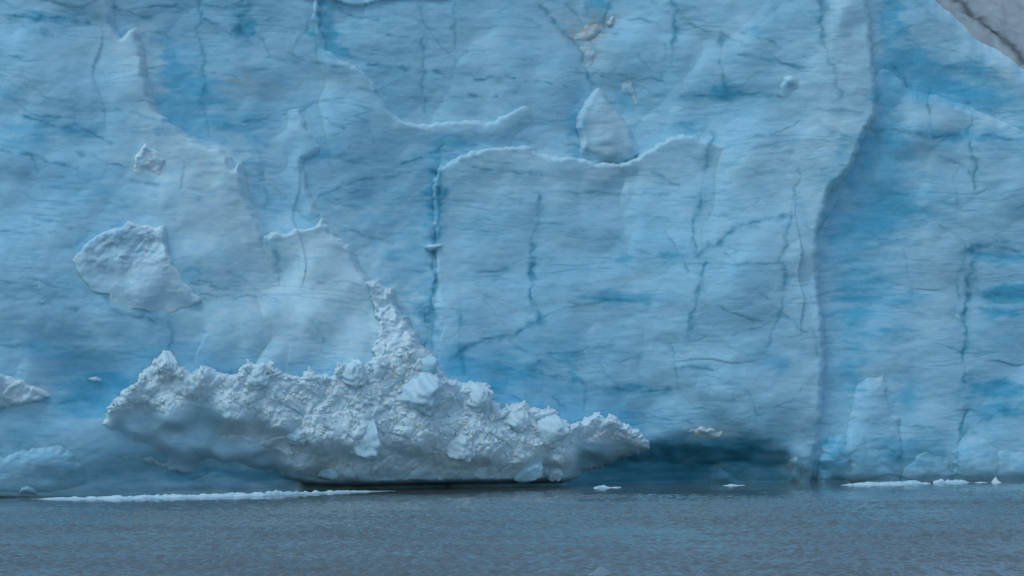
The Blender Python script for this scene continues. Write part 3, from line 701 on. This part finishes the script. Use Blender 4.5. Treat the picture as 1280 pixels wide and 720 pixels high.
BLOCKS = [  # px, py, half width px, half height px, frost, clear, embed, label
    (519, 493, 36, 34, .62, .0, .5, 'largest smooth blue block in the heap, below the crumbly crest'),
    (532, 456, 17, 15, .5, .0, .5, 'rounded smooth block perched just above the largest block at the top of the heap'),
    (457, 553, 24, 27, .62, .0, .5, 'round pale blue boulder low in the middle of the heap'),
    (683, 543, 30, 24, .78, .0, .5, 'bulging white block at the right shoulder of the heap'),
    (645, 528, 20, 18, .8, .0, .5, 'knobbly white block between the big bulge and the heap crest at right'),
    (598, 498, 22, 20, .75, .0, .5, 'upright white block right of the largest smooth block'),
    (656, 588, 26, 15, .5, .08, .35, 'smooth grey block tucked low at the right foot of the heap'),
    (692, 592, 13, 11, .8, .0, .4, 'small white block at the far right foot of the heap'),
    (206, 456, 15, 20, .85, .0, .5, 'pointed white block topping the left end of the heap'),
    (320, 470, 22, 18, .82, .0, .5, 'white block on the crest of the heap between its left tip and the middle'),
    (440, 468, 22, 18, .8, .0, .5, 'white block on the crest just left of the largest smooth block'),
    (372, 540, 20, 16, .62, .04, .45, 'blue tinged block halfway up the heap, left of the round boulder'),
    (575, 560, 24, 20, .85, .0, .55, 'broad snowy block low in the heap, right of the round boulder'),
    (410, 590, 16, 12, .6, .1, .35, 'small blue grey block hanging at the overhanging lip left of the round boulder'),
]
for i, (bx, by, hw, hh, fr_, cl_, emb, lab) in enumerate(BLOCKS):
    yb = depth_at(bx, by, HT)
    s = yb / F
    rx, rz = hw * s, hh * s
    ry = min(rx, rz) * 1.0
    o = blob_mesh('ice_block', M_SNOW if fr_ > .6 else M_ICE, (rx, ry, rz), 11 + i * 3, cuts=13, rough=.035 if fr_ <= .6 else .12, frost=fr_, clear=cl_, cutmin=.62)
    x, z = unproj(bx, by, yb)
    o.location = (float(x), yb + ry * (emb - .45), float(z))
    o.rotation_euler = (0, R(rng.uniform(-14, 14)), 0)
    tag(o, lab, 'ice block', 'ice blocks lodged in the snow heap')


# loose fragments too many to count
def fragments():
    V = []; Fc = []; FR = []
    import itertools
    ico = [(-1, 0, 1.618), (1, 0, 1.618), (-1, 0, -1.618), (1, 0, -1.618), (0, 1.618, 1), (0, 1.618, -1), (0, -1.618, 1), (0, -1.618, -1), (1.618, 1, 0), (-1.618, 1, 0), (1.618, -1, 0), (-1.618, -1, 0)]
    icf = [(0, 4, 1), (0, 9, 4), (9, 5, 4), (4, 5, 8), (4, 8, 1), (8, 10, 1), (8, 3, 10), (5, 3, 8), (5, 2, 3), (2, 7, 3), (7, 10, 3), (7, 6, 10), (7, 11, 6), (11, 0, 6), (0, 1, 6), (6, 1, 10), (9, 0, 11), (9, 11, 2), (9, 2, 5), (7, 2, 11)]
    ico = np.array(ico) / 1.9
    hco = np.empty(len(heap.data.vertices) * 3, np.float32); heap.data.vertices.foreach_get('co', hco); hco = hco.reshape(-1, 3)
    hn = np.empty(len(heap.data.vertices) * 3, np.float32); heap.data.vertices.foreach_get('normal', hn); hn = hn.reshape(-1, 3)
    fr_attr = np.empty(len(hco), np.float32)
    px, py = proj(hco[:, 0], hco[:, 1], hco[:, 2])
    mk = (heap_mask(px, py) > .8) & (sdf(px, py, HEAP) > 2) & (py < 600) & (hn[:, 2] > -.2)
    cand = np.nonzero(mk)[0]
    pick = rng.choice(cand, 1400, replace=False)
    k = 0
    for j in pick:
        r = .07 + .3 * rng.random() ** 3
        q = ico * (r * (1 + .35 * rng.normal(size=(12, 1)))) * rng.uniform(.6, 1.3, size=3)
        V.append(q + hco[j] + hn[j] * r * .15)
        Fc += [(a + k, b + k, c + k) for a, b, c in icf]; k += 12
    V = np.concatenate(V)
    me = bpy.data.meshes.new('ice_rubble'); me.from_pydata(V.tolist(), [], Fc); me.update()
    for nme, val in (('frost', .85), ('clear', .0), ('dirt', .03)):
        a = me.attributes.new(nme, 'FLOAT', 'POINT'); a.data.foreach_set('value', np.full(len(V), val, np.float32))
    me.materials.append(M_SNOW)
    o = bpy.data.objects.new('ice_rubble', me); COL.objects.link(o)
    tag(o, 'loose white crumbs of ice strewn all over the snow heap', 'ice rubble', kind='stuff')


fragments()


# floating strips of brash ice: lumpy low ridges lying on the water
def floe(name, pts, thick, depth, label, cat, group=None, kind=None, seed=0, amp=.85, frost=.55, base=.25):
    """pts: waterline pixels (px, py); thick: heights m"""
    pts = np.array(pts, float); P = []
    pxs = np.arange(pts[0, 0], pts[-1, 0] + .6, .9)
    pys = np.interp(pxs, pts[:, 0], pts[:, 1]); th = np.interp(pxs, pts[:, 0], np.array(thick))
    Yw = F * CAM_H / (pys - HOR) * .9995
    na = 26
    A = np.linspace(-1, 1, na)
    PX, AA = np.meshgrid(pxs, A)
    YY = np.repeat(Yw[None], na, 0); T = np.repeat(th[None], na, 0)
    XX = (PX - CX) / F * YY / cp
    YY = YY + depth * .5 + AA * depth * .5 * (.7 + .5 * gn(XX / 2.2, XX * 0 + seed, 800)) * np.clip(T * 6, .1, 1)
    nn = fbm(XX / 1.5 + seed, YY / 1.5, 4, 810)
    H = (lumps(XX * 10, YY * 10, 14, 820 + seed) * .6 + lumps(XX * 10, YY * 10, 6, 821 + seed) * .3)
    ZZ = T * (1 - AA ** 2) ** .6 * (base + amp * (H + .5 * nn)) * 1.1 - .04
    ZZ = np.where(np.abs(AA) > .999, -.25, ZZ)
    one = np.ones_like(XX)
    o = grid_mesh(name, XX, YY, ZZ, M_SNOW, dict(frost=np.clip(frost + .2 * nn, 0, 1), clear=.05 * one, dirt=.05 * one))
    return tag(o, label, cat, group, kind)


floe('brash_ice', [(38, 624), (80, 624), (160, 623.5), (250, 622), (330, 620.5), (400, 617), (440, 615), (500, 613.5)], [.06, .28, .42, .46, .55, .4, .25, .05], 2.6,
     'long low line of white brash ice floating below the left half of the heap', 'brash ice', kind='stuff', seed=1)
G = 'white ice floes along the foot of the cliff'
floe('ice_floe', [(742, 610.5), (746, 610.5), (760, 610), (776, 609.5)], [.35, .7, .28, .14], 1.6, 'small white floe alone under the dark blue undercut in the middle', 'ice floe', G, seed=2)
floe('ice_floe', [(903, 607), (915, 607), (932, 606.6)], [.05, .25, .08], 1.6, 'faintest sliver of floe, between the undercut and the right cliff edge', 'ice floe', G, seed=3)
floe('ice_floe', [(1050, 606.6), (1075, 606.4), (1110, 606), (1140, 605.4), (1164, 604.6)], [.08, .35, .42, .6, .1], 2.6, 'longest white floe at the right, stretching below the broken foot of the cliff', 'ice floe', G, seed=4)
floe('ice_floe', [(1166, 604.2), (1176, 604), (1195, 603.6), (1212, 603.2)], [.2, .65, .7, .1], 2.4, 'thick short white floe touching the right end of the longest floe', 'ice floe', G, seed=5)
floe('ice_floe', [(1218, 603.4), (1226, 603.2), (1234, 603)], [.06, .28, .06], 1.4, 'tiny white floe just left of the upright ice fin', 'ice floe', G, seed=6)


def fin(px, py, hgt, wid, seed, label):
    yw = F * CAM_H / (py - HOR)
    n, m = 26, 24
    v = np.linspace(0, 1, n); a = np.linspace(0, 2 * np.pi, m)
    Vv, Aa = np.meshgrid(v, a, indexing='ij')
    rad = (1 - Vv) ** 1.7 * .8 + .2 * (1 - Vv) ** .4
    rad = rad * (1 + .15 * gn(Aa * 1.2, Vv * 6, seed))
    X = wid * rad * np.cos(Aa) - .35 * wid * np.sin(Vv * 2.6); Yy = .5 * wid * rad * np.sin(Aa); Z = hgt * Vv - .15
    one = np.ones_like(X)
    o = grid_mesh('ice_fin', X, Yy, Z, M_SNOW, dict(frost=.85 * one, clear=0 * one, dirt=0 * one))
    o.location = ((px - CX) / F * yw, yw, 0)
    return tag(o, label, 'ice shard', None)


fin(1246, 603.2, 1.0, .9, 5, 'pointed white ice fin standing up from the water near the right edge')


def growler():
    """low dull lump of melting ice awash in the foreground"""
    yw = F * CAM_H / (719 - HOR)
    n = 60
    xx = np.linspace(-1.5, 1.5, n); yv = np.linspace(-1.5, 4, n)
    X, Y = np.meshgrid(xx, yv)
    r = np.sqrt((X / 1.45) ** 2 + ((Y - 1) / 2.4) ** 2)
    pk = np.exp(-((X + .05) / .55) ** 2) * np.exp(-((Y - .8) / 1.1) ** 2)
    Z = .55 * np.clip(1 - r, 0, 1) ** .7 * .5 + (.30 + .12 * gn(X * 2.2, Y * 1.5, 903)) * pk + .06 * fbm(X * 2, Y * 2, 3, 900) * np.clip(1 - r, 0, 1) - .22 * r
    one = np.ones_like(X)
    m, nt, bs = new_mat('dull_melting_ice')
    nz = noise_n(nt, 2.5, 5)
    nt.links.new(mixc(nt, nz, (.16, .25, .29, 1), (.24, .34, .38, 1)), bs.inputs['Base Color'])
    bs.inputs['Roughness'].default_value = .3
    o = grid_mesh('growler', X, Y, Z, m)
    o.location = ((752 - CX) / F * yw, yw, -.02)
    tag(o, 'dull grey green lump of ice barely awash in the rippled water in the foreground', 'growler')


growler()


# ------------------------------------------------------------------ hillside behind, upper right
def hill():
    xs = np.concatenate([np.arange(-300, 40, 12), np.arange(40, 130, .3), np.arange(130, 460, 12)])
    yv = np.concatenate([np.arange(505, 680, .8), np.arange(680, 1300, 15)])
    X, Y = np.meshgrid(xs, yv)
    px, py = proj(X, Y, 60 + 0 * X)
    Z = 38 + (Y - 505) * .34 + 3.2 * fbm(X / 22, Y / 40, 4, 950) + .8 * fbm(X / 5, Y / 9, 4, 960) - .02 * (X - 80)
    Z = np.minimum(Z, 150 + 25 * fbm(X / 120, Y / 160, 3, 970))
    gul = np.abs((X - 97) - (652 - Y) * .10 + 1.0 * gn(Y / 14, X / 20, 971) + .7 * gn(Y / 4, X / 4, 972))
    Z = Z - .5 * np.exp(-(gul / 1.8) ** 2)
    dirt = np.clip(.75 * np.exp(-(gul / 1.3) ** 2) + .35 * sm(.1, .8, fbm(X / 9, Y / 22, 4, 980)) + .06, 0, 1)
    m, nt, bs = new_mat('grey_glacier_snow')
    a = nt.nodes.new('ShaderNodeAttribute'); a.attribute_name = 'dirt'
    nz = noise_n(nt, .35, 7, (1, .5, 1), .65)
    f = math_n(nt, 'ADD', a.outputs['Fac'], math_n(nt, 'MULTIPLY', math_n(nt, 'SUBTRACT', nz, .5), .5), True)
    nt.links.new(mixc(nt, f, (.29, .385, .42, 1), (.05, .07, .085, 1)), bs.inputs['Base Color'])
    bs.inputs['Roughness'].default_value = .9
    o = grid_mesh('hillside', X, Y, Z, m, dict(dirt=dirt))
    tag(o, 'grey snowy hillside behind the glacier', 'hillside', kind='structure')


hill()


# ------------------------------------------------------------------ water
def water():
    xs = axis(-75, 75, -75, 75, .19, 1)[1:-1]
    far = np.array([80, 90, 110, 150, 220, 400, 800, 1600, 3500.])
    xs = np.concatenate([-far[::-1], np.arange(-75, 75.01, .15), far])
    ys_ = [192.0]
    while ys_[-1] < 460:
        ys_.append(ys_[-1] + .13 * (ys_[-1] / 200) ** 1.6)
    yv = np.concatenate([[-3500, -1500, -600, -200, -60, 0, 60, 110, 150, 175, 186], ys_, [470, 500, 600, 1200, 4000]])
    X, Y = np.meshgrid(xs, yv)
    Z = np.zeros_like(X)
    r = np.random.default_rng(21)
    for i in range(84):
        wl = .48 * (2.6 / .48) ** (r.random() ** 1.4)
        th = R(100) + r.normal() * .8            # wind blowing across and towards the cliff
        kx, ky = math.cos(th) * 2 * math.pi / wl, math.sin(th) * 2 * math.pi / wl
        Z += .0095 * wl ** .8 * np.sin(kx * X + ky * Y + r.random() * 6.28)
    gust = .75 + .5 * fbm(X / 26, Y / 18, 3, 990)
    calm = sm(0, 105, Y0(X) - Y)                  # sheltered close under the cliff
    Z = Z * np.clip(gust, .3, 1.6) * (.10 + 1.1 * calm ** 1.3)
    Z = Z * ((np.abs(X) < 76) & (Y > 190) & (Y < 462))
    m, nt, bs = new_mat('silty_water')
    n0 = noise_n(nt, .02, 3)
    nt.links.new(mixc(nt, n0, (.115, .17, .182, 1), (.13, .185, .197, 1)), bs.inputs['Base Color'])
    bs.inputs['Roughness'].default_value = .07
    bs.inputs['IOR'].default_value = 1.33
    na = noise_n(nt, 2.2, 4, (1, .8, 1), .6); nb = noise_n(nt, .8, 3, (1, .6, 1))
    hgt = math_n(nt, 'ADD', math_n(nt, 'MULTIPLY', na, .5), nb)
    at = nt.nodes.new('ShaderNodeAttribute'); at.attribute_name = 'calm'
    b = nt.nodes.new('ShaderNodeBump'); b.inputs['Distance'].default_value = .03
    nt.links.new(math_n(nt, 'MULTIPLY', at.outputs['Fac'], .8), b.inputs['Strength'])
    nt.links.new(hgt, b.inputs['Height']); nt.links.new(b.outputs[0], bs.inputs['Normal'])
    o = grid_mesh('water', X, Y, Z, m, dict(calm=.12 + .88 * calm))
    tag(o, 'rippled grey blue glacial lake water', 'water', kind='structure')


water()

# ------------------------------------------------------------------ light
w = bpy.data.worlds.new('World'); scene.world = w; w.use_nodes = True
nt = w.node_tree; bg = nt.nodes['Background']
sky = nt.nodes.new('ShaderNodeTexSky'); sky.sky_type = 'NISHITA'; sky.sun_disc = False
SUN_EL, SUN_AZ = 50, 208          # azimuth measured clockwise from +Y
sky.sun_elevation = R(SUN_EL); sky.sun_rotation = R(SUN_AZ)
sky.air_density = 1.0; sky.dust_density = 1.0; sky.ozone_density = 1.0
nt.links.new(sky.outputs[0], bg.inputs[0]); bg.inputs[1].default_value = .15
sd_ = bpy.data.lights.new('sun', 'SUN'); sd_.energy = .75; sd_.angle = R(24); sd_.color = (1, .96, .9)
so = bpy.data.objects.new('sun', sd_); COL.objects.link(so)
so.location = (-40, 100, 150)
so.rotation_euler = (R(90 - SUN_EL), 0, R(180 - SUN_AZ))

cam = bpy.data.cameras.new('camera'); co = bpy.data.objects.new('camera', cam); COL.objects.link(co)
cam.sensor_width = 36; cam.lens = F / 1280 * 36
cam.clip_start = 1; cam.clip_end = 8000
co.location = (0, 0, CAM_H); co.rotation_euler = (R(90) + PITCH, 0, 0)
scene.camera = co

scene.view_settings.view_transform = 'Standard'; scene.view_settings.look = 'None'
scene.view_settings.exposure = -0.08; scene.view_settings.gamma = 1
scene.view_settings.use_curve_mapping = False
scene.cycles.max_bounces = 5; scene.cycles.diffuse_bounces = 3; scene.cycles.glossy_bounces = 2
scene.cycles.transmission_bounces = 1
